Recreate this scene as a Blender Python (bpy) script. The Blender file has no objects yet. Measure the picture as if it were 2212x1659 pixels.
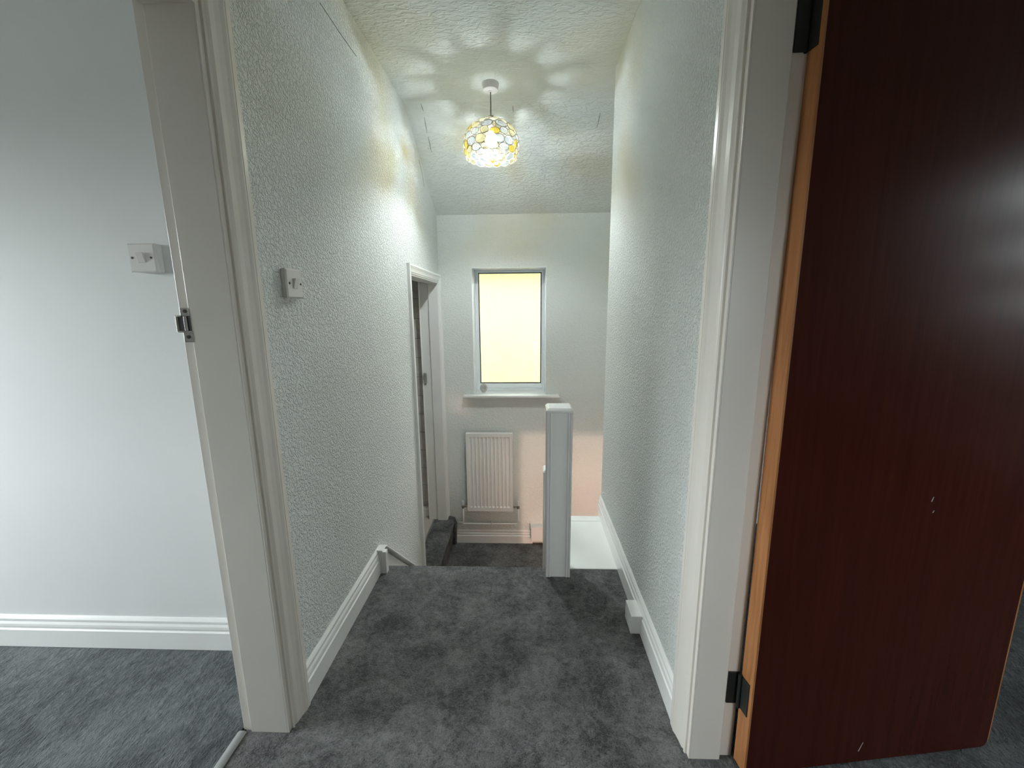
import bpy, bmesh, math, random
from mathutils import Vector, Matrix
R = math.radians
PI = math.pi
random.seed(7)
SC = bpy.context.scene
COL = SC.collection

# ------------------------------------------------------------------ camera
cam_d = bpy.data.cameras.new('camera')
cam_d.sensor_width = 36
cam_d.lens = 14.22
cam_d.clip_start = .01
cam = bpy.data.objects.new('camera', cam_d)
COL.objects.link(cam)
FWD = Vector((-0.0340, 0.9829, -0.1809))
RGT = Vector((0.99938, 0.0331, -0.0082))
RGT = (RGT - FWD*RGT.dot(FWD)/FWD.length_squared).normalized()
FWD.normalize()
UPV = RGT.cross(FWD)
m = Matrix((( RGT.x, UPV.x, -FWD.x, 0), (RGT.y, UPV.y, -FWD.y, 0), (RGT.z, UPV.z, -FWD.z, 1.2474), (0, 0, 0, 1)))
cam.matrix_world = m
SC.camera = cam
SC.view_settings.view_transform = 'Standard'
SC.view_settings.look = 'None'
SC.view_settings.gamma = 1
SC.view_settings.use_curve_mapping = False
SC.view_settings.exposure = 2.78
SC.cycles.use_denoising = True
SC.cycles.max_bounces = 14
SC.cycles.diffuse_bounces = 8
SC.cycles.transparent_max_bounces = 16
SC.cycles.sample_clamp_indirect = 6
SC.cycles.caustics_reflective = False
SC.cycles.caustics_refractive = False

# ------------------------------------------------------------------ sky
SKY = 5.0
w = bpy.data.worlds.new('overcast_sky'); SC.world = w
w.use_nodes = True
nt = w.node_tree; nt.nodes.clear()
wo = nt.nodes.new('ShaderNodeOutputWorld'); bg = nt.nodes.new('ShaderNodeBackground')
tc = nt.nodes.new('ShaderNodeTexCoord'); sx = nt.nodes.new('ShaderNodeSeparateXYZ')
rp = nt.nodes.new('ShaderNodeValToRGB')
nt.links.new(tc.outputs['Generated'], sx.inputs[0]); 
mr = nt.nodes.new('ShaderNodeMapRange'); mr.inputs[1].default_value = -1; mr.inputs[2].default_value = 1
nt.links.new(sx.outputs['Z'], mr.inputs[0]); nt.links.new(mr.outputs[0], rp.inputs[0])
rp.color_ramp.elements[0].position = .49; rp.color_ramp.elements[0].color = (.10, .10, .09, 1)
rp.color_ramp.elements[1].position = .53; rp.color_ramp.elements[1].color = (.92, .965, 1, 1)
nt.links.new(rp.outputs[0], bg.inputs[0]); bg.inputs[1].default_value = SKY
nt.links.new(bg.outputs[0], wo.inputs[0])

def portal(name, loc, rot, sx_, sy_):
    l = bpy.data.lights.new(name, 'AREA'); l.shape = 'RECTANGLE'; l.size = sx_; l.size_y = sy_
    l.cycles.is_portal = True
    o = bpy.data.objects.new(name, l); COL.objects.link(o); o.location = loc; o.rotation_euler = rot
portal('window_daylight', (-.138, 3.72, 1.05), (R(-90), 0, 0), .62, 1.1)
portal('window_daylight', (-4.02, .3, 1.32), (0, R(-90), 0), 1.2, 1.5)
portal('window_daylight', (4.02, -.1, 1.5), (0, R(90), 0), 1.3, 1.1)
portal('window_daylight', (1.6, -2.69, 1.3), (R(90), 0, 0), .6, 1.0)  # portal for the added window in the right room

LAMP = (-.188, 2.44)
LAMP_COL = (.92, 1.0, 1.0, 1)
BULB = 160.0
HALL = 15.0
ld = bpy.data.lights.new('downstairs_hall_lamp', 'POINT'); ld.energy = HALL; ld.color = (1, .66, .50)
ld.shadow_soft_size = .06
lo = bpy.data.objects.new('downstairs_hall_lamp', ld); COL.objects.link(lo); lo.location = (.62, .6, -.66)

# ------------------------------------------------------------------ materials
def new_mat(name):
    mt = bpy.data.materials.new(name); mt.use_nodes = True
    return mt, mt.node_tree, mt.node_tree.nodes['Principled BSDF']
def coords(nt, scale=(1, 1, 1), rot=(0, 0, 0)):
    g = nt.nodes.new('ShaderNodeNewGeometry'); mp = nt.nodes.new('ShaderNodeMapping')
    mp.inputs['Scale'].default_value = scale; mp.inputs['Rotation'].default_value = rot
    nt.links.new(g.outputs['Position'], mp.inputs[0]); return mp.outputs[0]
def noise(nt, vec, scale, detail=3, rough=.5, dist=0):
    n = nt.nodes.new('ShaderNodeTexNoise'); n.inputs['Scale'].default_value = scale
    n.inputs['Detail'].default_value = detail; n.inputs['Roughness'].default_value = rough
    n.inputs['Distortion'].default_value = dist
    nt.links.new(vec, n.inputs['Vector']); return n.outputs['Fac']
def ramp(nt, fac, stops):
    r = nt.nodes.new('ShaderNodeValToRGB'); el = r.color_ramp.elements
    while len(el) < len(stops): el.new(.5)
    for e, (p, c) in zip(el, stops): e.position = p; e.color = (c[0], c[1], c[2], 1)
    nt.links.new(fac, r.inputs[0]); return r.outputs[0]
def bump(nt, height, strength, dist, normal=None):
    b = nt.nodes.new('ShaderNodeBump'); b.inputs['Strength'].default_value = strength
    b.inputs['Distance'].default_value = dist; nt.links.new(height, b.inputs['Height'])
    if normal: nt.links.new(normal, b.inputs['Normal'])
    return b.outputs[0]
def math_(nt, op, a, b):
    n = nt.nodes.new('ShaderNodeMath'); n.operation = op
    for i, v in enumerate((a, b)):
        if isinstance(v, (int, float)): n.inputs[i].default_value = v
        else: nt.links.new(v, n.inputs[i])
    return n.outputs[0]
def plain(name, col, rough=.5, metal=0, spec=.5):
    mt, nt, p = new_mat(name)
    p.inputs['Base Color'].default_value = (*col, 1); p.inputs['Roughness'].default_value = rough
    p.inputs['Metallic'].default_value = metal; p.inputs['Specular IOR Level'].default_value = spec
    return mt
def painted(name, col, rough=.3, bs=60, bd=.0006, var=.03):
    mt, nt, p = new_mat(name)
    v = coords(nt)
    n = noise(nt, v, 5, 3)
    c0 = tuple(max(0, c-var) for c in col); c1 = tuple(min(1, c+var) for c in col)
    nt.links.new(ramp(nt, n, [(.3, c0), (.7, c1)]), p.inputs['Base Color'])
    p.inputs['Roughness'].default_value = rough
    nt.links.new(bump(nt, noise(nt, v, bs, 3), .25, bd), p.inputs['Normal'])
    return mt

def wallpaper(name, col, scale, strength, dist, vscale=(1, 1, 1), distort=.6, rough=.75):
    mt, nt, p = new_mat(name)
    v = coords(nt, vscale)
    n1 = noise(nt, v, scale, 2, .45, distort)
    r1 = nt.nodes.new('ShaderNodeMapRange'); r1.interpolation_type = 'SMOOTHSTEP'
    r1.inputs[1].default_value = .40; r1.inputs[2].default_value = .62
    nt.links.new(n1, r1.inputs[0])
    n2 = noise(nt, v, scale*2.6, 2)
    h = math_(nt, 'ADD', r1.outputs[0], math_(nt, 'MULTIPLY', n2, .25))
    nt.links.new(bump(nt, h, strength, dist), p.inputs['Normal'])
    big = noise(nt, coords(nt), 1.6, 3)
    nt.links.new(ramp(nt, big, [(.3, tuple(c*.96 for c in col)), (.7, col)]), p.inputs['Base Color'])
    p.inputs['Roughness'].default_value = rough; p.inputs['Specular IOR Level'].default_value = .3
    return mt
WALL = (.78, .80, .78)
M = {}
M['paper'] = wallpaper('embossed_wallpaper', WALL, 115, 1.0, .0040)
M['paper_far'] = wallpaper('swirl_wallpaper', WALL, 42, .7, .0022, (1, 1, 1.6), 1.6)
M['ceiling'] = wallpaper('ripple_ceiling_paper', WALL, 56, .9, .0030, (.40, 1, 1), 1.2)
M['smooth_wall'] = painted('smooth_wall_paint', (.77, .775, .77), .6, 40, .0006, .01)
M['gloss'] = painted('white_gloss_paint', (.85, .845, .83), .28, 45, .0008, .015)
M['frame_paint'] = painted('warm_lit_gloss', (.78, .735, .68), .3, 45, .0008, .015)  # white gloss with the jambs' warm light mixed into its colour
M['board'] = painted('white_painted_board', (.86, .86, .84), .35, 14, .002, .02)
M['upvc'] = plain('white_upvc', (.88, .91, .94), .25)
M['rubber'] = plain('black_rubber', (.02, .02, .02), .6)
M['plastic'] = plain('white_plastic', (.74, .715, .70), .3)
M['rad'] = plain('white_radiator_enamel', (.88, .865, .84), .3)
M['screw'] = plain('dark_screw', (.05, .045, .04), .4, .8)
M['chrome'] = plain('worn_chrome', (.45, .43, .40), .25, 1)
M['brass'] = plain('dull_brass', (.28, .24, .17), .4, 1)
M['blackiron'] = plain('black_painted_steel', (.03, .032, .03), .45, .5)
M['alu'] = plain('aluminium_strip', (.42, .43, .42), .4, .9)
M['cord'] = plain('grey_flex', (.16, .16, .16), .6)
M['wire'] = plain('dull_shade_wire', (.16, .13, .09), .6, .3)
M['vinyl'] = painted('beige_vinyl', (.55, .50, .44), .4, 20, .0004, .03)
M['soffit'] = plain('soffit_board', (.5, .5, .48), .6)
M['lining_dark'] = plain('dark_crack', (.16, .16, .155), .9)  # even dark colour for the paper cracks

def carpet(name, dark, light, pile=210, streak=(1, 1, 1), rot=0, patch=6.5, bd=.007):
    mt, nt, p = new_mat(name)
    v = coords(nt)
    vs = coords(nt, streak, (0, 0, rot))
    patchy = noise(nt, v, patch, 6, .68, .35)
    fib = noise(nt, vs, pile, 3, .7, .5)
    mid = noise(nt, vs, pile*.22, 3, .6, .8)
    f = math_(nt, 'ADD', math_(nt, 'MULTIPLY', patchy, 1.15), math_(nt, 'ADD', math_(nt, 'MULTIPLY', fib, .95), math_(nt, 'MULTIPLY', mid, .70)))
    f = math_(nt, 'SUBTRACT', f, .90)
    nt.links.new(ramp(nt, f, [(.28, dark), (.75, light)]), p.inputs['Base Color'])
    p.inputs['Roughness'].default_value = 1; p.inputs['Specular IOR Level'].default_value = .05
    p.inputs['Sheen Weight'].default_value = .15; p.inputs['Sheen Roughness'].default_value = .6
    h = math_(nt, 'ADD', fib, math_(nt, 'MULTIPLY', mid, 1.2))
    nt.links.new(bump(nt, h, 1, bd), p.inputs['Normal'])
    return mt
M['carpet'] = carpet('charcoal_carpet', (.055, .057, .058), (.25, .252, .25))
M['carpet_room'] = carpet('grey_bedroom_carpet', (.075, .082, .086), (.22, .235, .24), 170, (1, .45, 1), R(28), 3.5, .014)

# brown veneered door
mt, nt, p = new_mat('brown_veneer')
v = coords(nt, (1, 1, .05))
g = noise(nt, v, 60, 4, .6, .4)
nt.links.new(ramp(nt, g, [(.3, (.040, .0075, .0045)), (.7, (.058, .012, .007))]), p.inputs['Base Color'])
p.inputs['Roughness'].default_value = .24; p.inputs['Specular IOR Level'].default_value = .16
nt.links.new(bump(nt, g, .1, .0005), p.inputs['Normal'])
M['veneer'] = mt
mt, nt, p = new_mat('orange_edge_timber')
v = coords(nt, (1, 1, .06))
g = noise(nt, v, 70, 4, .6, .6)
nt.links.new(ramp(nt, g, [(.3, (.30, .115, .035)), (.7, (.46, .20, .075))]), p.inputs['Base Color'])
p.inputs['Roughness'].default_value = .4
M['edge_wood'] = mt

# tiles
mt, nt, p = new_mat('marbled_tile')
g = noise(nt, coords(nt), 9, 5, .65, 1.5)
nt.links.new(ramp(nt, g, [(.3, (.50, .46, .44)), (.65, (.68, .65, .63))]), p.inputs['Base Color'])
p.inputs['Roughness'].default_value = .25
M['tile'] = mt
M['grout'] = plain('grout', (.30, .28, .27), .9)

def glassy(name, tint=(1, 1, 1), rough=0.0, gl=.08):
    mt = bpy.data.materials.new(name); mt.use_nodes = True; nt = mt.node_tree; nt.nodes.clear()
    o = nt.nodes.new('ShaderNodeOutputMaterial'); mx = nt.nodes.new('ShaderNodeMixShader')
    t = nt.nodes.new('ShaderNodeBsdfTransparent'); t.inputs[0].default_value = (*tint, 1)
    gsh = nt.nodes.new('ShaderNodeBsdfGlossy'); gsh.inputs['Roughness'].default_value = rough
    fr = nt.nodes.new('ShaderNodeFresnel'); fr.inputs[0].default_value = 1.3
    nt.links.new(fr.outputs[0], mx.inputs[0]); nt.links.new(t.outputs[0], mx.inputs[1]); nt.links.new(gsh.outputs[0], mx.inputs[2])
    nt.links.new(mx.outputs[0], o.inputs[0]); return mt
M['glass'] = glassy('window_glass', (.96, .98, .97))

def shell_mat(name, col, tr):
    mt = bpy.data.materials.new(name); mt.use_nodes = True; nt = mt.node_tree; nt.nodes.clear()
    o = nt.nodes.new('ShaderNodeOutputMaterial')
    d = nt.nodes.new('ShaderNodeBsdfDiffuse'); tl = nt.nodes.new('ShaderNodeBsdfTranslucent'); t = nt.nodes.new('ShaderNodeBsdfTransparent')
    g = nt.nodes.new('ShaderNodeBsdfGlossy'); g.inputs['Roughness'].default_value = .2
    n = noise(nt, coords(nt), 55, 3, .6, 1)
    c = ramp(nt, n, [(.35, tuple(x*.86 for x in col)), (.65, tuple(min(1, x*1.05) for x in col))])
    nt.links.new(c, d.inputs[0]); nt.links.new(c, tl.inputs[0]); t.inputs[0].default_value = (*[min(1, x/max(col)) for x in col], 1)
    m1 = nt.nodes.new('ShaderNodeMixShader'); m1.inputs[0].default_value = .55
    nt.links.new(d.outputs[0], m1.inputs[1]); nt.links.new(tl.outputs[0], m1.inputs[2])
    m2 = nt.nodes.new('ShaderNodeMixShader'); m2.inputs[0].default_value = .08
    nt.links.new(m1.outputs[0], m2.inputs[1]); nt.links.new(g.outputs[0], m2.inputs[2])
    m3 = nt.nodes.new('ShaderNodeMixShader'); m3.inputs[0].default_value = tr
    nt.links.new(m2.outputs[0], m3.inputs[1]); nt.links.new(t.outputs[0], m3.inputs[2])
    nt.links.new(m3.outputs[0], o.inputs[0]); return mt
M['shell_white'] = shell_mat('pearl_shell', (.055, .059, .060), .36)
M['shell_crown'] = shell_mat('cream_crown_shell', (.12, .115, .08), .10)
M['shell_cream'] = shell_mat('cream_shell', (.062, .056, .034), .32)
M['shell_yellow'] = shell_mat('amber_shell', (.08, .056, .008), .25)

mt = bpy.data.materials.new('lit_bulb'); mt.use_nodes = True; nt = mt.node_tree; nt.nodes.clear()
o = nt.nodes.new('ShaderNodeOutputMaterial'); e = nt.nodes.new('ShaderNodeEmission')
e.inputs[0].default_value = LAMP_COL; e.inputs[1].default_value = BULB
nt.links.new(e.outputs[0], o.inputs[0]); M['bulb'] = mt

mt, nt, p = new_mat('cream_render')
v = coords(nt)
nt.links.new(ramp(nt, noise(nt, v, 1.3, 4), [(.3, (.165, .150, .078)), (.7, (.185, .170, .090))]), p.inputs['Base Color'])
nt.links.new(bump(nt, noise(nt, v, 45, 3), .5, .006), p.inputs['Normal']); p.inputs['Roughness'].default_value = .9
M['render'] = mt
mt, nt, p = new_mat('clear_acrylic')
p.inputs['Base Color'].default_value = (.60, .58, .55, 1); p.inputs['Transmission Weight'].default_value = .2
p.inputs['Roughness'].default_value = .12; p.inputs['IOR'].default_value = 1.45
M['acrylic'] = mt

# ------------------------------------------------------------------ mesh helpers
WORG = {}      # world position of each object's origin
class MB:
    def __init__(s): s.v = []; s.f = []
    def quadbox(s, P):     # 8 points, bottom 4 ccw then top 4
        n = len(s.v); s.v += [tuple(q) for q in P]
        for fc in ((3, 2, 1, 0), (4, 5, 6, 7), (0, 1, 5, 4), (1, 2, 6, 5), (2, 3, 7, 6), (3, 0, 4, 7)): s.f.append(tuple(n+i for i in fc))
        return s
    def box(s, x0, x1, y0, y1, z0, z1):
        return s.quadbox([(x0, y0, z0), (x1, y0, z0), (x1, y1, z0), (x0, y1, z0), (x0, y0, z1), (x1, y0, z1), (x1, y1, z1), (x0, y1, z1)])
    def prism(s, pts, fn, a, b):   # polygon pts (u,v) mapped by fn(u,v,t) for t=a,b
        n = len(s.v); k = len(pts)
        s.v += [tuple(fn(u, v_, a)) for u, v_ in pts] + [tuple(fn(u, v_, b)) for u, v_ in pts]
        s.f.append(tuple(n+i for i in reversed(range(k)))); s.f.append(tuple(n+k+i for i in range(k)))
        for i in range(k): j = (i+1) % k; s.f.append((n+i, n+j, n+k+j, n+k+i))
        return s
    def sweep(s, profs):   # list of closed loops (lists of 3d points) joined
        n = len(s.v); k = len(profs[0])
        for L in profs: s.v += [tuple(q) for q in L]
        for a in range(len(profs)-1):
            for i in range(k):
                j = (i+1) % k; s.f.append((n+a*k+i, n+a*k+j, n+(a+1)*k+j, n+(a+1)*k+i))
        s.f.append(tuple(n+i for i in reversed(range(k)))); e = n+(len(profs)-1)*k
        s.f.append(tuple(e+i for i in range(k))); return s
    def lathe(s, prof, c=(0, 0, 0), seg=24, axis='z', closed=True):
        n = len(s.v); k = len(prof)
        for i in range(seg):
            a = 2*PI*i/seg
            for r_, h in prof:
                q = (r_*math.cos(a), r_*math.sin(a), h)
                if axis == 'x': q = (q[2], q[0], q[1])
                if axis == 'y': q = (q[0], q[2], q[1])
                s.v.append((c[0]+q[0], c[1]+q[1], c[2]+q[2]))
        for i in range(seg):
            j = (i+1) % seg
            for a in range(k-1): s.f.append((n+i*k+a, n+j*k+a, n+j*k+a+1, n+i*k+a+1))
        if closed:
            s.f.append(tuple(n+i*k for i in reversed(range(seg)))); s.f.append(tuple(n+i*k+k-1 for i in range(seg)))
        return s
    def tube(s, path, r, seg=8, loop=False):
        path = [Vector(q) for q in path]; rings = []; N = len(path)
        up = None
        for i, q in enumerate(path):
            if loop: t = path[(i+1) % N]-path[i-1]
            else: t = path[min(i+1, N-1)]-path[max(i-1, 0)]
            t.normalize()
            if up is None: up = t.orthogonal().normalized()
            up = (up - t*up.dot(t)); 
            if up.length < 1e-6: up = t.orthogonal()
            up.normalize(); sd = t.cross(up)
            rings.append([q+(up*math.cos(2*PI*j/seg)+sd*math.sin(2*PI*j/seg))*r for j in range(seg)])
        if not loop: return s.sweep(rings)
        n = len(s.v)
        for L in rings: s.v += [tuple(q) for q in L]
        for a in range(N):
            b = (a+1) % N
            for i in range(seg): j = (i+1) % seg; s.f.append((n+a*seg+i, n+a*seg+j, n+b*seg+j, n+b*seg+i))
        return s
    def build(s, name, mat, parent=None, bevel=0, smooth=False, angle=None, segs=2):
        off = Vector((0, 0, 0)) if parent is None else WORG.get(parent.name, Vector((0, 0, 0)))
        me = bpy.data.meshes.new(name)
        me.from_pydata([tuple(Vector(q)-off) for q in s.v], [], s.f); me.update()
        bm = bmesh.new(); bm.from_mesh(me); bmesh.ops.recalc_face_normals(bm, faces=bm.faces)
        if bevel:
            ed = [e for e in bm.edges if len(e.link_faces) == 2 and e.calc_face_angle(0) > R(30)]
            bmesh.ops.bevel(bm, geom=ed, offset=bevel, segments=segs, affect='EDGES', profile=.5, clamp_overlap=True)
        bm.to_mesh(me); bm.free()
        me.materials.append(mat)
        ob = bpy.data.objects.new(name, me); COL.objects.link(ob)
        if parent is not None: ob.parent = parent; WORG[ob.name] = off
        if smooth or angle is not None:
            me.shade_smooth()
            if angle is not None: me.set_sharp_from_angle(angle=R(angle))
        return ob
def box(name, mat, parent, *b, **k): return MB().box(*b).build(name, mat, parent, **k)
def struct(o): o['kind'] = 'structure'; return o
def thing(name, label, cat, loc, rot=None, group=None, local=False):
    o = bpy.data.objects.new(name, None); COL.objects.link(o); o.location = loc
    o.empty_display_size = .05
    if rot: o.rotation_euler = rot
    o['label'] = label; o['category'] = cat
    if group: o['group'] = group
    WORG[o.name] = Vector((0, 0, 0)) if local else Vector(loc)
    return o
def sroot(name):
    o = bpy.data.objects.new(name, None); COL.objects.link(o); o['kind'] = 'structure'; return o
def tag(o, label, cat, group=None):
    o['label'] = label; o['category'] = cat
    if group: o['group'] = group
    return o

# ------------------------------------------------------------------ dimensions
XL, XR = -.717, .459          # corridor walls
XLB, XRB = -.857, .575        # their back faces
YF = 3.43                     # far wall
YK = 2.63                     # ceiling starts to slope
YE = 1.81                     # landing edge
YC = 2.33                     # right wall ends
ZC = 2.45
ZH = -.88                     # half landing
ZS = -.62                     # bathroom step
JL, JR = .985, .945           # far jamb faces of the near doorways
HL, HR = 1.905, 1.985         # door head undersides
YB = -.9

# ------------------------------------------------------------------ structure: walls
b = MB()
b.box(XLB, XL, YB-.1, .20, 0, 2.5).box(XLB, XL, .20, JL+.014, HL+.02, 2.5).box(XLB, XL, JL+.014, 2.55, 0, 2.5)
b.box(XLB, XL, JL+.014, 2.55, -3.2, 0).box(XLB, -.833, 2.55, YF+.1, -3.2, ZS-.01).box(XLB, XL, 2.55, 3.365, 1.485, 2.5).box(XLB, XL, 3.365, YF+.1, ZS-.01, 2.5)
struct(b.build('wall_left', M['paper']))
b = MB()
b.box(XR, XRB, YB-.1, .18, 0, 2.5).box(XR, XRB, .18, JR+.014, HR+.02, 2.5).box(XR, XRB, JR+.014, YC, 0, 2.5)
struct(b.build('wall_right', M['paper'], bevel=.006))
b = MB()
WX0, WX1, WZ0, WZ1 = -.448, .171, .508, 1.588
b.box(-2.4, WX0, YF, YF+.28, -3.2, 2.5).box(WX1, 1.3, YF, YF+.28, -3.2, 2.5).box(WX0, WX1, YF, YF+.28, -3.2, WZ0).box(WX0, WX1, YF, YF+.28, WZ1, 2.5)
struct(b.build('wall_back', M['paper_far']))
M['tan'] = painted('warm_bounce_tan', (.62, .46, .35), .7, 40, .0006, .01)  # tan chosen for the unseen wall to bounce warm light onto the jambs
struct(box('wall_front', M['tan'], None, XL, XR, YB-.1, YB, 0, 2.5))
struct(MB().box(1.08, 1.2, YC-.005, YF, -3.2, 2.5).box(1.08, 1.2, -1.0, YC-.005, -3.2, -.16).build('wall_stairwell', M['paper_far']))
struct(MB().box(XRB, 4.1, 2.25, YC, 0, 2.5).build('wall_right_room_back', M['smooth_wall']))
struct(MB().box(XRB, XRB+.08, YB-1.8, YB-.1, 0, 2.5).box(XRB, 1.3, YB-1.8, YB-1.7, 0, 2.5).box(1.9, 4.1, YB-1.8, YB-1.7, 0, 2.5).box(1.3, 1.9, YB-1.8, YB-1.7, 0, .8).box(1.3, 1.9, YB-1.8, YB-1.7, 1.8, 2.5).build('wall_right_room_front', M['smooth_wall']))
struct(MB().box(4.0, 4.1, -2.6, -.65, 0, 2.5).box(4.0, 4.1, .45, 2.3, 0, 2.5).box(4.0, 4.1, -.65, .45, 0, .85).box(4.0, 4.1, -.65, .45, 2.2, 2.5).build('wall_right_room_side', M['smooth_wall']))
# left room
D2 = 1.29
struct(box('wall_left_room_back', M['smooth_wall'], None, -4.1, XLB, D2, D2+.1, 0, 2.5))
struct(MB().box(-4.1, -4.0, -2.7, -.5, 0, 2.5).box(-4.1, -4.0, 1.1, D2, 0, 2.5).box(-4.1, -4.0, -.5, 1.1, 0, .7).box(-4.1, -4.0, -.5, 1.1, 1.95, 2.5).build('wall_left_room_side', M['smooth_wall']))
struct(MB().box(-4.0, XLB+.06, -2.7, -2.6, 0, 2.5).box(XLB, XLB+.1, -2.6, YB-.1, 0, 2.5).build('wall_left_room_front', M['smooth_wall']))
# ceilings
b = MB()
b.box(XLB, XRB, YB-.1, YK, ZC, ZC+.1).box(XRB, 1.2, YC-.08, YK, ZC, ZC+.1)
sl = [(YK, ZC), (YF+.05, ZC-(YF+.05-YK)*.5625), (YF+.05, ZC+.1), (YK, ZC+.1)]
b.prism(sl, lambda u, v, t: (t, u, v), -2.4, 1.2)
struct(b.build('ceiling', M['ceiling']))
struct(MB().box(-4.1, XLB, -2.7, D2+.1, ZC, ZC+.1).build('ceiling_left_room', M['smooth_wall']))
struct(MB().box(XRB, 4.1, -2.7, YC-.08, ZC, ZC+.1).build('ceiling_right_room', M['smooth_wall']))
struct(MB().box(-2.4, XLB, 2.4, YK, ZC, ZC+.1).box(-2.5, -2.4, 2.4, YF, ZS-.1, 2.5).box(-2.4, XLB, 2.4, 2.5, ZS-.1, 2.5).build('wall_bathroom_side', M['smooth_wall']))
# downstairs hall shell plus hidden blocks added to stop lamp light leaking
struct(MB().box(.02, .10, -.9, 1.75, -3.2, -.16).box(.05, .10, 1.75, 2.0, -3.2, -.28).box(.05, .10, 2.0, 2.24, -3.2, -.47).box(.05, .10, 2.24, 2.48, -3.2, -.68).box(.02, 1.2, -1.0, -.9, -3.2, -.16).box(.135, .202, 1.80, 2.29, -1.0, -.03).build('wall_hall_and_blocks', M['smooth_wall']))
struct(box('floor_hall', M['carpet'], None, -.9, 1.2, -1.0, YF, -3.3, -3.2))

# ------------------------------------------------------------------ floors
def nosed(y0, y1, z1, z0, r=.022):
    pts = [(y0, z0), (y1-r*.6, z0)]
    for i in range(7):
        a = -PI/2 + PI*i/6
        pts.append((y1-r+r*math.cos(a), z1-r+r*math.sin(a)))
    pts.append((y0, z1)); return pts
fl = MB().prism(nosed(YB-.1, YE, 0, -.16), lambda u, v, t: (t, u, v), XL-.001, .125)
fl.box(.125, XR+.02, YB-.1, 1.782, -.16, 0)
fl.box(-.846, XL, .2, JL+.005, -.16, 0)
floor = struct(fl.build('floor', M['carpet'], angle=40))
struct(box('floor_left_room', M['carpet_room'], None, -4.1, -.866, -2.7, D2+.05, -.16, -.002))
struct(MB().box(XR+.02, 4.1, -2.7, YC-.005, -.16, 0).build('floor_right_room', M['carpet_room']))
# stairs up from the half landing, half landing, lower flight
st = MB()
for i, z in enumerate((-.22, -.44, -.66)):
    MB().prism(nosed(YE-.04+i*.225-.03, YE+.225+i*.225, z, z-.23), lambda u, v, t: (t, u, v), XL, .10).build('stair_step', M['carpet'], floor, angle=40)
struct(MB().box(XL-.001, 1.08, 2.48, YF, ZH-.15, ZH).build('floor_half_landing', M['carpet']))
lf = MB()
lower = sroot('floor_lower_flight')
for i in range(8):
    MB().box(.10, 1.08, 2.48-(i+1)*.225, 2.48-i*.225, ZH-.22*(i+1)-.2, ZH-.22*(i+1)).build('stair_step', M['carpet'], lower)
struct(MB().box(-2.4, -.83, 2.5, YF, ZS-.1, ZS+.002).build('floor_bathroom', M['vinyl']))
# carpeted step at the bathroom door
pts = [(-.832, ZH), (-.672, ZH), (-.664, ZS-.06)]
for i in range(7):
    a = -R(30)+R(120)*i/6; pts.append((-.668+.024*math.cos(a), ZS-.026+.026*math.sin(a)))
pts += [(-.832, ZS)]
ds = MB().prism(pts, lambda u, v, t: (u, t, v), 2.46, 3.375).build('doorway_step', M['carpet'], angle=40)
MB().tube([(-.722, 3.392, ZS-.012), (-.70, 3.392, ZS-.006), (-.668, 3.392, ZS-.014), (-.655, 3.392, ZS-.05), (-.664, 3.392, ZH+.01)], .026, 10).build('carpet_fold', M['carpet'], ds, smooth=True)
tag(ds, 'carpeted grey step up to the bathroom doorway beside the half landing', 'step')
box('edge_strip', M['alu'], ds, -.836, -.824, 2.57, 3.36, ZS-.002, ZS+.006, bevel=.002)
# threshold strip in the left doorway
ts = MB().prism([(-.870, -.012), (-.870, .001), (-.864, .006), (-.850, .007), (-.842, .003), (-.842, -.012)], lambda u, v, t: (u, t, v), .2, JL-.003).build('threshold_strip', M['alu'], angle=50)
tag(ts, 'thin aluminium threshold strip between the landing carpet and bedroom carpet', 'strip')

# white boxed ledge over the lower flight
tr = sroot('trim_1')
box('ledge_board', M['board'], tr, .203, XR+.002, 1.784, 2.235, -.14, .004, bevel=.003)
box('ledge_edge_board', M['board'], tr, .203, XR+.002, 2.237, 2.30, -.16, .004, bevel=.003)

# ------------------------------------------------------------------ skirting
SK = [(0, 0), (.017, 0), (.017, .072), (.0125, .0755), (.0125, .079), (.0145, .086), (.0135, .095), (.009, .103), (.009, .106), (.0105, .107), (.0105, .114), (.006, .121), (.003, .125), (0, .125)]
def skirt_y(name, x, sgn, y0, y1, z=0):     # runs along y on wall plane x, proud towards sgn
    return struct(MB().prism([(x+sgn*a, z+h) for a, h in SK], lambda u, v, t: (u, t, v), y0, y1).build(name, M['gloss']))
def skirt_x(name, y, x0, x1, z=0):
    return struct(MB().prism([(y-a, z+h) for a, h in SK], lambda u, v, t: (t, u, v), x0, x1).build(name, M['gloss']))
skirt_y('baseboard_left', XL, 1, JL+.085, 1.735)
skirt_y('baseboard_right', XR, -1, JR+.10, YC-.004)
skirt_x('baseboard_left_room', D2, -4.0, XLB)
skirt_x('baseboard_back', YF, -.69, .06, ZH)
skirt_x('baseboard_bathroom', YF, -2.4, -.895, ZS)
skirt_x('baseboard_right_room', 2.25, XRB, 4.0)
# stair string that closes the left skirting and falls with the stairs
sg = MB()
s0 = XL
sg.prism([(1.755, -.10), (1.755, .098), (1.775, .096), (2.49, -.56), (2.49, -.74), (1.755, -.16)], lambda u, v, t: (t, u, v), s0, s0+.020)
stg = struct(sg.build('trim_2', M['gloss'], bevel=.002))
MB().box(s0, s0+.046, 1.733, 1.762, -.01, .113).build('end_block', M['gloss'], stg, bevel=.002)
MB().sweep([[(s0, y, z), (s0+.030, y, z), (s0+.034, y, z+.006), (s0+.030, y, z+.012), (s0, y, z+.012)] for y, z in ((1.728, .1125), (1.775, .1115), (1.795, .100), (2.49, -.545))]).build('capping_bead', M['gloss'], stg)

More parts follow.
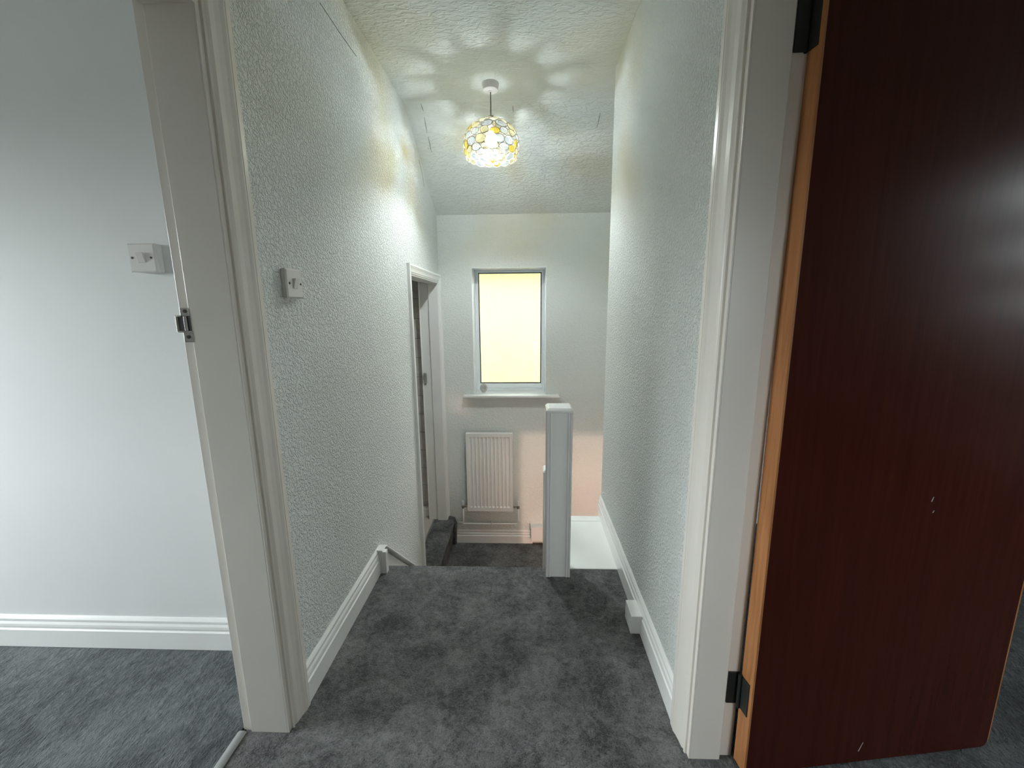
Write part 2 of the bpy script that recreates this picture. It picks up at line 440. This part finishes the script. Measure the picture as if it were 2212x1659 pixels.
# ------------------------------------------------------------------ door frames
# architrave profile: (distance from lining corner, thickness)
AP = [(0, 0), (0, .0035), (.012, .0035), (.013, .009), (.018, .011), (.021, .009), (.0225, .007), (.025, .009), (.030, .012), (.045, .0135), (.060, .0165), (.070, .020), (.074, .0205), (.076, .017), (.078, .020), (.092, .020), (.095, .017), (.095, 0)]
def architrave(parent, xw, sgn, yi0, yi1, zb, zh, legs=('far', 'near'), width=1.0, cut=None, mat='gloss'):
    """xw wall plane, sgn direction it stands proud, yi0/yi1 near and far inner edges, zh inner head"""
    k = width
    if 'far' in legs:
        ymax = cut if cut else 9
        L = lambda zt: [(xw+sgn*t, min(yi1+d*k, ymax), (zb if zt is None else zh+d*k)) for d, t in AP]
        MB().sweep([L(None), L(1)]).build('architrave', M[mat], parent)
    if 'near' in legs:
        L = lambda zt: [(xw+sgn*t, yi0-d*k, (zb if zt is None else zh+d*k)) for d, t in AP]
        MB().sweep([L(None), L(1)]).build('architrave', M[mat], parent)
    ymax = cut if cut else 9
    MB().sweep([[(xw+sgn*t, yi0-d*k, zh+d*k) for d, t in AP], [(xw+sgn*t, min(yi1+d*k, ymax), zh+d*k) for d, t in AP]]).build('architrave_head', M[mat], parent)

# left doorway (door_1)
d1 = sroot('door_1')
y0, y1 = .235, JL
b = MB()
b.prism([(XL, y1), (-.830, y1), (-.830, y1+.012), (XLB-.006, y1+.012), (XLB-.006, y1+.028), (XL, y1+.028)], lambda u, v, t: (u, v, t), -.01, HL+.03)
b.prism([(XL, y0), (-.830, y0), (-.830, y0-.012), (XLB-.006, y0-.012), (XLB-.006, y0-.028), (XL, y0-.028)], lambda u, v, t: (u, v, t), -.01, HL+.03)
b.prism([(XL, HL), (-.830, HL), (-.830, HL+.012), (XLB-.006, HL+.012), (XLB-.006, HL+.028), (XL, HL+.028)], lambda u, v, t: (u, t, v), y0, y1)
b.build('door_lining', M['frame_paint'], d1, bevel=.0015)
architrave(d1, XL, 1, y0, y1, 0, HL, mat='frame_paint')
kp = MB()
kx, kz = -.838, 1.232
kp.box(kx-.012, kx+.011, y1-.0015, y1+.0015, kz-.058, kz-.030).box(kx-.013, kx+.009, y1-.0015, y1+.0015, kz+.006, kz+.026)
kp.box(kx-.026, kx-.0225, y1-.003, y1+.006, kz-.034, kz+.008)
kp.box(kx-.0225, kx-.011, y1-.003, y1-.001, kz-.034, kz-.030).box(kx-.0225, kx-.011, y1-.003, y1-.001, kz+.004, kz+.008)
kp.box(kx-.006, kx+.002, y1-.0025, y1+.0015, kz-.030, kz+.006)
kk = kp.build('strike_plate', M['chrome'], d1, bevel=.0008); kk['label'] = 'small worn metal strike plate'
box('latch_mortice', M['rubber'], d1, kx-.020, kx+.010, y1-.001, y1+.001, kz-.031, kz+.007)
for dz in (-.045, .018): MB().lathe([(.0, -.0025), (.0045, -.0025), (.0045, .001)], (kx, y1, kz+dz), 10, 'y').build('screw', M['screw'], d1)

# right doorway (door_2)
d2 = sroot('door_2')
y0, y1 = .19, JR
b = MB()
for (ya, s_) in ((y1, 1), (y0, -1)):
    b.prism([(XR, ya), (.541, ya), (.541, ya+s_*.012), (XRB+.004, ya+s_*.012), (XRB+.004, ya+s_*.030), (XR, ya+s_*.030)], lambda u, v, t: (u, v, t), -.01, HR+.03)
b.prism([(XR, HR), (.541, HR), (.541, HR+.012), (XRB+.004, HR+.012), (XRB+.004, HR+.03), (XR, HR+.03)], lambda u, v, t: (u, t, v), y0, y1)
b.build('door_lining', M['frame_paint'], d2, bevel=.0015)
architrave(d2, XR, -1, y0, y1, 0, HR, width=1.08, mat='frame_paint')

# bathroom doorway (door_3)
d3 = sroot('door_3')
y0, y1, zh = 2.575, 3.352, 1.462
b = MB()
for (ya, s_) in ((y1, 1), (y0, -1)):
    b.prism([(XL, ya), (-.796, ya), (-.796, ya+s_*.012), (XLB-.012, ya+s_*.012), (XLB-.012, ya+s_*.026), (XL, ya+s_*.026)], lambda u, v, t: (u, v, t), ZS-.005, zh+.02)
b.prism([(XL, zh), (-.80, zh), (-.80, zh+.012), (XLB-.012, zh+.012), (XLB-.012, zh+.026), (XL, zh+.026)], lambda u, v, t: (u, t, v), y0, y1)
b.build('door_lining', M['gloss'], d3, bevel=.0015)
architrave(d3, XL, 1, y0, y1, ZS, zh, width=.72, cut=YF-.001)
MB().box(-.8, XL+.019, y0-.06, y0, ZH+.02, ZS).build('architrave_foot', M['gloss'], d3)
MB().prism([(XLB-.012, 3.356), (-.877, 3.353), (-.877, 3.43), (XLB-.012, 3.43)], lambda u, v, t: (u, v, t), ZS, 1.60).build('inner_architrave', M['gloss'], d3, bevel=.003)
kp = MB().box(-.864, -.838, 3.350, 3.3535, .64, .655).box(-.868, -.862, 3.344, 3.354, .66, .705).box(-.850, -.838, 3.350, 3.3535, .655, .71).box(-.864, -.838, 3.350, 3.3535, .71, .725)
kp.build('strike_plate', M['chrome'], d3)

# unseen brown door added behind the camera for its warm bounce (added_door_4)
d4 = sroot('added_door_4')
box('door_slab', M['veneer'], d4, -.52, .24, YB, YB+.035, .005, 1.98, bevel=.003)
b = MB().box(-.56, -.52, YB, YB+.03, 0, 2.02).box(.24, .28, YB, YB+.03, 0, 2.02).box(-.52, .24, YB, YB+.03, 1.98, 2.02)
b.build('door_lining', M['gloss'], d4)
MB().lathe([(0, 0), (.012, 0), (.012, .03), (.024, .04), (.024, .055), (.01, .06)], (-.46, YB+.035, 1.0), 16, 'y').build('door_knob', M['chrome'], d4, angle=40)

# ------------------------------------------------------------------ windows
w1 = sroot('window_1')
yw = 3.625
gx0, gx1, gz0, gz1 = -.412, .137, .588, 1.562
b = MB()
b.box(WX0, gx0-.014, yw, yw+.06, WZ0, WZ1).box(gx1+.014, WX1, yw, yw+.06, WZ0, WZ1).box(gx0-.014, gx1+.014, yw, yw+.06, gz1+.012, WZ1).box(gx0-.014, gx1+.014, yw, yw+.06, WZ0, gz0-.040)
b.build('window_frame', M['upvc'], w1, bevel=.003)
b = MB()
pr = [(0, .004), (.012, -.006), (.014, -.006), (.014, .035), (0, .035)]   # (outwards from glass edge, y offset)
def ring(d, yo, bx=0): return [(gx0-d, yw+yo, gz0-d-bx), (gx1+d, yw+yo, gz0-d-bx), (gx1+d, yw+yo, gz1+d), (gx0-d, yw+yo, gz1+d)]
n0 = 0
rings = [ring(0, .006), ring(.005, -.004), ring(.0135, -.006, .026), ring(.0135, .03, .026), ring(0, .03)]
for L in rings: b.v += L
for a in range(len(rings)):
    c = (a+1) % len(rings)
    for i in range(4): j = (i+1) % 4; b.f.append((a*4+i, a*4+j, c*4+j, c*4+i))
b.build('sash', M['upvc'], w1)
b = MB()
for x0_, x1_, z0_, z1_ in ((gx0-.001, gx0+.0065, gz0, gz1), (gx1-.0065, gx1+.001, gz0, gz1), (gx0, gx1, gz0-.001, gz0+.007), (gx0, gx1, gz1-.006, gz1+.001)):
    b.box(x0_, x1_, yw+.004, yw+.010, z0_, z1_)
b.build('glazing_gasket', M['rubber'], w1)
box('pane', M['glass'], w1, gx0, gx1, yw+.010, yw+.014, gz0, gz1)
b = MB().prism([(-.542, 3.372), (.284, 3.372), (.284, YF), (WX1, YF), (WX1, yw+.02), (WX0, yw+.02), (WX0, YF), (-.542, YF)], lambda u, v, t: (u, v, t), .502, .528)
b.build('window_sill', M['gloss'], w1, bevel=.009, segs=3, angle=50)
b = MB()
b.box(WX0-.001, WX0+.004, YF-.003, yw, .53, WZ1).box(WX1-.004, WX1+.001, YF-.003, yw, .53, WZ1).box(WX0, WX1, YF-.003, yw, WZ1-.004, WZ1+.001)
b.build('window_reveal', M['upvc'], w1)

w2 = sroot('window_2')
xw = -4.08
b = MB().box(xw, xw+.05, -.5, -.43, .7, 1.95).box(xw, xw+.05, 1.03, 1.1, .7, 1.95).box(xw, xw+.05, -.5, 1.1, .7, .77).box(xw, xw+.05, -.5, 1.1, 1.88, 1.95).box(xw, xw+.05, .26, .34, .7, 1.95)
b.build('window_frame', M['upvc'], w2, bevel=.004)
box('pane', M['glass'], w2, xw+.02, xw+.024, -.43, .26, .77, 1.88); box('pane', M['glass'], w2, xw+.02, xw+.024, .34, 1.03, .77, 1.88)
w3 = sroot('window_3')
b = MB().box(4.03, 4.08, -.65, -.58, .85, 2.2).box(4.03, 4.08, .38, .45, .85, 2.2).box(4.03, 4.08, -.65, .45, .85, .92).box(4.03, 4.08, -.65, .45, 2.13, 2.2)
b.build('window_frame', M['upvc'], w3, bevel=.004)
w4 = sroot('added_window_4')  # unseen window added to brighten the right door jamb
MB().box(1.3, 1.34, -2.68, -2.63, .8, 1.8).box(1.86, 1.9, -2.68, -2.63, .8, 1.8).box(1.3, 1.9, -2.68, -2.63, .8, .85).box(1.3, 1.9, -2.68, -2.63, 1.75, 1.8).build('window_frame', M['upvc'], w4, bevel=.004)
box('pane', M['glass'], w4, 1.34, 1.86, -2.66, -2.656, .85, 1.75)
box('pane', M['glass'], w3, 4.05, 4.054, -.58, .38, .92, 2.13)
for z0_, z1_ in ((1.70, 2.02), (1.36, 1.64), (.93, 1.30)):
    box('blind_band', M['smooth_wall'], w3, 4.0, 4.006, -.62, .42, z0_, z1_)

# neighbouring house seen through the window
nh = thing('neighbouring_house', 'pale cream rendered house wall close outside the window', 'building', (0, 5.0, -3.2))
box('wall', M['render'], nh, -5, 5, 5.0, 5.2, -3.2, 1.80)
box('soffit', M['soffit'], nh, -5, 5, 4.84, 5.2, 1.80, 1.84, bevel=.005)
box('gutter', M['soffit'], nh, -5, 5, 4.76, 4.84, 1.79, 1.88, bevel=.02)
MB().prism([(4.84, 1.842), (5.2, 1.842), (8.6, 2.30), (8.6, 2.36)], lambda u, v, t: (t, u, v), -5, 5).build('roof', plain('roof_slate', (.08, .085, .09), .8), nh)

# ------------------------------------------------------------------ bathroom tiles
wb = sroot('wall_bathroom')
box('grout_bed', M['grout'], wb, -2.4, XLB, YF-.006, YF-.001, ZS, 1.95)
tme = MB().box(0, .246, 0, .006, 0, .1615).build('tile', M['tile'], wb, bevel=.0015, segs=1)
first = True
for r_ in range(15):
    for c_ in range(5):
        t = tme if first else tme.copy()
        if not first: COL.objects.link(t); t.parent = wb
        first = False
        t.location = (-1.118-c_*.250, YF-.012, 1.342-.1655*(r_-2) - .1615)
        if t.location.z < ZS: t.location.z = ZS-.02

# ------------------------------------------------------------------ light switches
def switch(name, label, C, nrm, depth, group=None, face_rot=0):
    """C centre of the box on the wall, nrm = angle so local +Y points into the wall"""
    t = thing(name, label, 'light switch', C, (0, 0, nrm), group, local=True)
    h = .043
    if depth > .014:
        box('pattress_box', M['plastic'], t, -h+.001, h-.001, -(depth-.008), 0, -h+.001, h-.001, bevel=.003)
    d0 = -(depth-.008) if depth > .014 else 0
    b = MB().sweep([[(-h, d0, -h), (h, d0, -h), (h, d0, h), (-h, d0, h)], [(-h, d0-.004, -h), (h, d0-.004, -h), (h, d0-.004, h), (-h, d0-.004, h)], [(-h+.004, d0-.008, -h+.004), (h-.004, d0-.008, -h+.004), (h-.004, d0-.008, h-.004), (-h+.004, d0-.008, h-.004)]])
    b.build('face_plate', M['plastic'], t)
    f = d0-.008
    b = MB().quadbox([(-.011, f-.0015, -.015), (.011, f-.0015, -.015), (.011, f+.003, -.015), (-.011, f+.003, -.015), (-.0115, f-.0105, .016), (.0115, f-.0105, .016), (.011, f+.003, .015), (-.011, f+.003, .015)])
    b.build('rocker', M['plastic'], t, bevel=.001)
    for sx_ in (-.030, .030):
        MB().lathe([(0, -.0012), (.0034, -.0012), (.0034, .001)], (sx_, f, 0), 12, 'y').build('screw', M['screw'], t)
    return t
switch('light_switch', 'square white light switch on the smooth wall of the left room', (-1.183, D2, 1.414), 0, .031)
switch('light_switch', 'white light switch on the embossed landing wall beside the door frame', (XL, 1.240, 1.330), R(90), .018)

# ------------------------------------------------------------------ brown door
ang = math.atan2(.092, .728)
dr = thing('wooden_door', 'dark brown veneered door with orange timber edge, open at the right', 'door', (.586, .902, .008), (R(-.6), 0, ang), local=True)
b = MB().prism([(.004, 0), (.735, 0), (.735, 1), (.004, 1)], lambda u, v, t: (u, [0, .040][int(v)], t), 0.0, 1.965)
b = MB()
W_, T_, H_ = .733, .044, 1.965
out = [(.004, 0), (W_-.018, 0), (W_-.006, .004), (W_, .016), (W_, H_), (.004, H_)]
b.prism(out, lambda u, v, t: (u, t, v), 0, T_)
b.build('door_slab', M['veneer'], dr, bevel=.0012)
box('edge_lipping', M['edge_wood'], dr, -.001, .005, .0005, T_-.0005, .001, H_-.001)['label'] = 'orange-brown bare timber edge'
box('edge_lipping', M['edge_wood'], dr, W_-.001, W_+.004, .0005, T_-.0005, .02, H_-.001)
b = MB()
for (px, pz, dx, dz) in ((.418, .765, .0035, .012), (.427, .735, .002, .006), (.330, .035, .010, .028)):
    b.prism([(px-.0012, pz), (px+.0012, pz), (px+dx+.0012, pz+dz), (px+dx-.0005, pz+dz)], lambda u, v, t: (u, t, v), -.0004, .0002)
b.build('paint_fleck', plain('white_fleck', (.45, .42, .40), .7), dr)
for hz in (.172, 1.752):
    hb = MB().box(-.0035, -.001, .010, T_+.000, hz, hz+.098).build('hinge', M['blackiron'], dr, bevel=.0008)
    MB().lathe([(0, hz-.003), (.0055, hz-.001), (.0055, hz+.099), (0, hz+.101)], (-.0055, T_-.002, 0), 12).build('hinge_knuckle', M['blackiron'], hb, angle=40)
    MB().box(.548, .5775, JR+.008, JR+.0118, hz+.008, hz+.106).build('hinge_leaf', M['blackiron'], d2, bevel=.0008)

# ------------------------------------------------------------------ newel posts
def newel(name, label, x0, x1, y0, y1, zb, zt, step=None):
    t = thing(name, label, 'newel post', ((x0+x1)/2, (y0+y1)/2, zb))
    core = MB().box(x0+.004, x1-.004, y0+.004, y1-.004, zb, zt).build('post', M['gloss'], t, bevel=.001)
    # facing boards on the two visible sides, with a bead and groove near each edge
    prof = lambda w: [(0, .004), (0, 0), (.006, -.001), (.009, .0), (.010, .003), (.012, .003), (.013, -.001), (.018, -.0015), (.021, .001), (.022, .003), (w-.022, .003), (w-.021, .001), (w-.018, -.0015), (w-.013, -.001), (w-.012, .003), (w-.010, .003), (w-.009, .0), (w-.006, -.001), (w, 0), (w, .004)]
    MB().prism([(x0+u, y0+v) for u, v in prof(x1-x0)], lambda u, v, tt: (u, v, tt), zb+.0, zt).build('front_facing', M['gloss'], t)
    MB().prism([(x0+v, y0+u) for u, v in prof(y1-y0)], lambda u, v, tt: (u, v, tt), zb+.0, zt).build('side_facing', M['gloss'], t)
    MB().prism([(x1-v, y0+u) for u, v in prof(y1-y0)], lambda u, v, tt: (u, v, tt), zb+.0, zt).build('side_facing', M['gloss'], t)
    o = .004
    r1 = lambda d, z: [(x0-d, y0-d, z), (x1+d, y0-d, z), (x1+d, y1+d, z), (x0-d, y1+d, z)]
    MB().sweep([r1(-.002, zt-.001), r1(o-.001, zt+.001), r1(o, zt+.003), r1(o, zt+.009), r1(o-.002, zt+.012), r1(-.006, zt+.020)]).build('post_cap', M['gloss'], t, bevel=.0012)
    return t
newel('newel_post', 'tall square white newel post standing on the landing carpet edge', .094, .206, 1.724, 1.835, -.01, .800)
newel('newel_post', 'lower white newel post mostly hidden behind the taller landing post', .108, .200, 2.30, 2.39, ZH, .275)

# ------------------------------------------------------------------ radiator
rd = thing('radiator', 'small white panel radiator with vertical flutes below the window', 'radiator', (-.318, YF, -.53))
rx0, rx1, rz0, rz1, ry = -.523, -.115, -.530, .192, 3.352
b = MB()
xs = [rx0+.006, rx0+.020]; ds_ = [0, 0]
p0 = rx0+.0215; pit = (rx1-rx0-.043)/11
for i in range(11):
    a = p0+i*pit
    xs += [a+.002, a+.007, a+.0225, a+.0285]; ds_ += [0, .0095, .0095, -.001]
xs += [rx1-.006]; ds_ += [0]
zs = [rz0+.006, rz0+.034, rz0+.044, rz1-.040, rz1-.030, rz1-.004]; zf = [0, 0, 1, 1, 0, 0]
n = len(xs)
for z, k in zip(zs, zf):
    for x, d in zip(xs, ds_): b.v.append((x, ry+d*k, z))
for a in range(len(zs)-1):
    for i in range(n-1): b.f.append((a*n+i, a*n+i+1, (a+1)*n+i+1, (a+1)*n+i))
b.build('front_panel', M['rad'], rd)
b = MB().box(rx0, rx0+.006, ry-.002, ry+.05, rz0, rz1).box(rx1-.006, rx1, ry-.002, ry+.05, rz0, rz1).box(rx0+.006, rx1-.006, ry+.012, ry+.022, rz0+.01, rz1-.01)
b.box(rx0+.006, rx1-.006, ry-.001, ry+.012, rz0, rz0+.007)
b.build('side_panels', M['rad'], rd, bevel=.0012)
MB().box(rx0+.004, rx1-.004, ry-.001, ry+.05, rz1-.005, rz1).build('top_grille', M['rad'], rd, bevel=.001)
MB().box(rx0+.06, rx0+.09, ry+.03, YF, rz0+.05, rz1-.05).box(rx1-.09, rx1-.06, ry+.03, YF, rz0+.05, rz1-.05).build('wall_bracket', M['rad'], rd)
for sx_, xx in ((-1, rx0), (1, rx1)):
    xc = xx+sx_*.045
    v = MB().lathe([(0, -.016), (.010, -.016), (.012, -.010), (.012, .008), (.009, .012), (0, .014)], (xc, 3.375, -.497), 14).lathe([(.006, 0), (.009, .002), (.009, .012), (.006, .014), (.006, .034)], (min(xc, xx), 3.375, -.497), 12, 'x').build('valve', M['brass'], rd, angle=40)
    MB().lathe([(0, -.484), (.012, -.484), (.014, -.478), (.0125, -.445), (.010, -.441), (0, -.440)], (xc, 3.375, 0), 16).build('valve_cap', M['plastic'], v, angle=40)
hp = thing('heating_pipes', 'thin white painted heating pipes running to the radiator above the skirting', 'pipes', (-.32, YF, ZH))
rr = .0065
MB().tube([(-.568, 3.375, -.512), (-.568, 3.378, -.635), (-.570, 3.385, -.652), (-.580, 3.39, -.660), (-.628, 3.392, -.663)], rr, 10).build('pipe', M['gloss'], hp, smooth=True)
MB().tube([(-.070, 3.375, -.512), (-.070, 3.385, -.655), (-.074, 3.39, -.668), (-.086, 3.392, -.674), (-.56, 3.394, -.676), (-.625, 3.396, -.676)], rr, 10).build('pipe', M['gloss'], hp, smooth=True)
box('pipe_clip', M['plastic'], hp, -.32, -.31, 3.385, YF, -.69, -.664)
sm = MB().box(-.317, -.3155, YF-.0018, YF, -.66, -.535).build('wall_seam', M['gloss'], rd)

# ------------------------------------------------------------------ small boxes
pb = thing('pipe_box', 'small white square box screwed to the right skirting above the carpet', 'box', (.42, 1.425, .012))
MB().box(.403, XR-.004, 1.378, 1.470, .010, .086).build('box_body', M['board'], pb, bevel=.0015)
MB().lathe([(0, 0), (.003, .001), (.003, .010)], (.437, 1.384, .001), 8).build('screw', M['chrome'], pb)
pb = thing('pipe_box', 'small white box over the far skirting beside the newel post', 'box', (.10, 3.40, ZH+.02))
MB().box(.046, .30, 3.362, YF, ZH+.055, ZH+.185).build('box_body', M['gloss'], pb, bevel=.002)
MB().box(.040, .31, 3.356, YF, ZH+.185, ZH+.192).build('box_lid', M['gloss'], pb, bevel=.002)

# ornament on the sill
orn = thing('acrylic_ornament', 'small round clear ornament on the left end of the window sill', 'ornament', (-.372, 3.50, .530), (0, 0, R(20)), local=True)
path = [(.021*math.cos(2*PI*i/20), 0, .040+.027*math.sin(2*PI*i/20)) for i in range(20)]
MB().tube(path, .012, 10, loop=True).build('ring_body', M['acrylic'], orn, smooth=True)
MB().lathe([(0, -.004), (.010, -.003), (.012, 0), (.010, .003), (0, .004)], (0, 0, .040), 14, 'y').build('centre_disc', M['acrylic'], orn, smooth=True)
MB().lathe([(0, 0), (.016, 0), (.014, .005), (.006, .012)], (0, 0, 0), 14).build('foot', M['acrylic'], orn, angle=40)

# ------------------------------------------------------------------ pendant lamp
lx, ly = LAMP
pl = thing('pendant_lamp', 'lit pendant lamp with white and amber shell shade under the ceiling', 'lamp', (lx, ly, 2.04))
MB().lathe([(0, 2.45), (.046, 2.45), (.047, 2.446), (.040, 2.417), (.036, 2.414), (.012, 2.413), (.010, 2.408), (0, 2.408)], (lx, ly, 0), 32).build('ceiling_rose', M['plastic'], pl, angle=35)
MB().tube([(lx, ly, 2.41), (lx+.0006, ly, 2.35), (lx-.0004, ly, 2.285)], .0032, 8).build('flex', M['cord'], pl, smooth=True)
MB().lathe([(0, 2.290), (.014, 2.290), (.016, 2.284), (.016, 2.276), (0, 2.276)], (lx, ly, 0), 16).build('cord_grip', M['brass'], pl, angle=40)
MB().lathe([(.010, 2.276), (.017, 2.268), (.017, 2.222), (.014, 2.212)], (lx, ly, 0), 16).build('lamp_holder', M['plastic'], pl, angle=40)
bp = [(0, 2.134)] + [(.032*math.sin(a), 2.166-.032*math.cos(a)) for a in [R(15+15*i) for i in range(8)]] + [(.022, 2.190), (.014, 2.212)]
MB().lathe([(.001, 2.134)]+bp[1:6]+[(.0322, 2.168)], (lx, ly, 0), 20).build('bulb', M['bulb'], pl, smooth=True)
mt = bpy.data.materials.new('glowing_bulb_neck'); mt.use_nodes = True
p = mt.node_tree.nodes['Principled BSDF']; p.inputs['Base Color'].default_value = (.8, .8, .78, 1)
p.inputs['Emission Color'].default_value = LAMP_COL; p.inputs['Emission Strength'].default_value = BULB*.10
MB().lathe([(0, 2.1685), (.0325, 2.1685), (.0325, 2.172), (.022, 2.196), (.014, 2.212), (0, 2.212)], (lx, ly, 0), 20).build('bulb_neck', mt, pl, angle=40)
# dome profile r(s), z(s): s 0 top .. 1 bottom
KP = [(0, 0.036, 2.266), (0.12, 0.08, 2.2552), (0.25, 0.112, 2.2344), (0.38, 0.135, 2.2074), (0.52, 0.149, 2.1766), (0.66, 0.155, 2.1443), (0.8, 0.153, 2.115), (1.0, 0.143, 2.078)]
def dome(s):
    s = min(max(s, -.05), 1.08)
    for (a, r0, z0), (b_, r1_, z1_) in zip(KP, KP[1:]):
        if s <= b_ or b_ == 1.0:
            k = (s-a)/(b_-a); return r0+(r1_-r0)*k, z0+(z1_-z0)*k
def dpt(th, s, off=0):
    r_, z_ = dome(s); r_ += off
    return Vector((lx+r_*math.cos(th), ly+r_*math.sin(th), z_))
def shell(th0, s0, outline, mat, bulge=.003):
    """outline in (dtheta, ds) around a centre"""
    b = MB(); n = len(outline); outline = [(u*1.05, v*1.05) for u, v in outline]
    b.v.append(tuple(dpt(th0, s0, bulge)))
    for k in (.55, 1):
        for u, v in outline: b.v.append(tuple(dpt(th0+u*k, s0+v*k, bulge*(1-k*k))))
    for i in range(n):
        j = (i+1) % n
        b.f.append((0, 1+i, 1+j)); b.f.append((1+i, 1+n+i, 1+n+j, 1+j))
    o = b.build('shell', M[mat], shade, smooth=True)
    wire_paths.append([dpt(th0+u, s0+v, .0005) for u, v in outline])
    return o
wire_paths = []
def ell(a, b_, n=14, rot=0, egg=0):
    o = []
    for i in range(n):
        t = 2*PI*i/n; u = a*math.cos(t)*(1-egg*math.sin(t)); v = b_*math.sin(t)
        # rotate in roughly metric space: theta*.15 m, s*.30 m
        U, V = u*.15, v*.30; c, s_ = math.cos(rot), math.sin(rot); o.append(((U*c-V*s_)/.15, (U*s_+V*c)/.30))
    return o
def leaf(a, b_, rot=0, n=12):
    o = []
    for i in range(n):
        t = 2*PI*i/n; v = math.cos(t); u = (1 if math.sin(t) > 0 else -1)*(1-abs(v)**1.7)
        U, V = u*a*.15, v*b_*.30; c, s_ = math.cos(rot), math.sin(rot); o.append(((U*c-V*s_)/.15, (U*s_+V*c)/.30))
    return o
# the ring under the grip is the shade mesh itself: top ring
tmp = MB().tube([(lx+.030*math.cos(2*PI*i/24), ly+.030*math.sin(2*PI*i/24), 2.266) for i in range(24)], .0018, 6, loop=True)
tmp.tube([(lx-.030, ly, 2.266), (lx-.016, ly, 2.276)], .0016, 6).tube([(lx+.030, ly, 2.266), (lx+.016, ly, 2.276)], .0016, 6).tube([(lx, ly-.030, 2.266), (lx, ly-.016, 2.276)], .0016, 6)
shade = tmp.build('lamp_shade', M['wire'], pl)
NS = 6
for k in range(NS):
    t0 = 2*PI*(k+.18)/NS - PI/2; w_ = 2*PI/NS
    # crown: cream panels
    for q in range(2):
        c0 = t0+(q+.5)*w_/2
        shell(c0, .115, [(-.36*w_/2*1.35, -.105), (.36*w_/2*1.35, -.105), (.49*w_/2, .03), (.30*w_/2, .085), (0, .105), (-.30*w_/2, .085), (-.49*w_/2, .03)], 'shell_crown')
    # pale leaves lying across between the crown and the flowers
    shell(t0+.0*w_, .255, leaf(.19, .105, R(90)), 'shell_crown'); shell(t0+.5*w_, .245, leaf(.22, .085, R(90)), 'shell_crown')
    # flower: two round petals above, two pointed below, amber leaf between flowers
    shell(t0+.25*w_, .385, ell(.225, .085, 14, R(25), .1), 'shell_cream' if k % 2 else 'shell_white')
    shell(t0+.75*w_, .385, ell(.225, .085, 14, R(-25), -.1), 'shell_white' if k % 2 else 'shell_cream')
    shell(t0, .41, leaf(.085, .085), 'shell_yellow' if k % 2 else 'shell_cream')
    shell(t0+.33*w_, .56, leaf(.155, .088, R(-24)), 'shell_white')
    shell(t0+.67*w_, .56, leaf(.155, .088, R(24)), 'shell_cream')
    shell(t0+.5*w_, .475, leaf(.06, .05), 'shell_white')
    shell(t0+.02*w_, .585, ell(.17, .07), 'shell_white' if k % 2 else 'shell_yellow')
    # lower skirt of hanging discs
    shell(t0+.16*w_, .755, ell(.185, .095, 14, R(8)), 'shell_white')
    shell(t0+.53*w_, .745, ell(.190, .100, 14, R(-8)), 'shell_cream' if k % 3 else 'shell_white')
    shell(t0+.86*w_, .770, leaf(.11, .12), 'shell_yellow')
    shell(t0+.34*w_, .925, ell(.185, .085), 'shell_white')
    shell(t0+.02*w_, .925, ell(.130, .080, 14, R(20)), 'shell_cream')
    shell(t0+.68*w_, .925, ell(.150, .080, 14, R(-20)), 'shell_cream' if k % 2 else 'shell_yellow')
wb_ = MB()
for P in wire_paths: wb_.tube(P, .0013, 4, loop=True)
wf = wb_.build('wire_edging', M['wire'], shade)

# ------------------------------------------------------------------ seams and cracks in the paper
cl = bpy.data.objects['ceiling']
def crack(y0, x0, y1, x1):
    f = lambda y: ZC-max(0, y-YK)*.5625 - .0006
    b = MB().sweep([[(x0-.0012, y0, f(y0)+.001), (x0+.0012, y0, f(y0)+.001), (x0, y0, f(y0)-.001)], [(x0*.5+x1*.5-.0022, (y0+y1)/2, f((y0+y1)/2)+.001), (x0*.5+x1*.5+.0022, (y0+y1)/2, f((y0+y1)/2)+.001), (x0*.5+x1*.5, (y0+y1)/2, f((y0+y1)/2)-.0015)], [(x1-.0010, y1, f(y1)+.001), (x1+.0010, y1, f(y1)+.001), (x1, y1, f(y1)-.001)]])
    b.build('paper_crack', M['lining_dark'], cl)
crack(2.633, -.617, 2.672, -.612); crack(2.705, -.616, 2.80, -.624); crack(2.82, -.622, 2.92, -.627)
crack(2.705, .452, 2.79, .448); crack(2.655, -.073, 2.69, -.071)
wl = bpy.data.objects['wall_left']
MB().sweep([[(XL, y, z), (XL+.0012, y, z), (XL, y, z-.003)] for y, z in ((1.61, 2.309), (1.75, 2.307), (1.92, 2.3125))]).build('paper_crack', M['lining_dark'], wl)
MB().sweep([[(XL, y, z), (XL+.0012, y, z), (XL, y, z-.003)] for y, z in ((2.93, 2.245), (3.00, 2.19), (3.05, 2.11))]).build('paper_crack', M['lining_dark'], wl)
wk = bpy.data.objects['wall_back']
MB().sweep([[(x, YF, 1.882), (x, YF-.0015, 1.879), (x, YF, 1.872)] for x in (XL, 0, 1.08)]).build('paper_seam', M['paper_far'], wk)
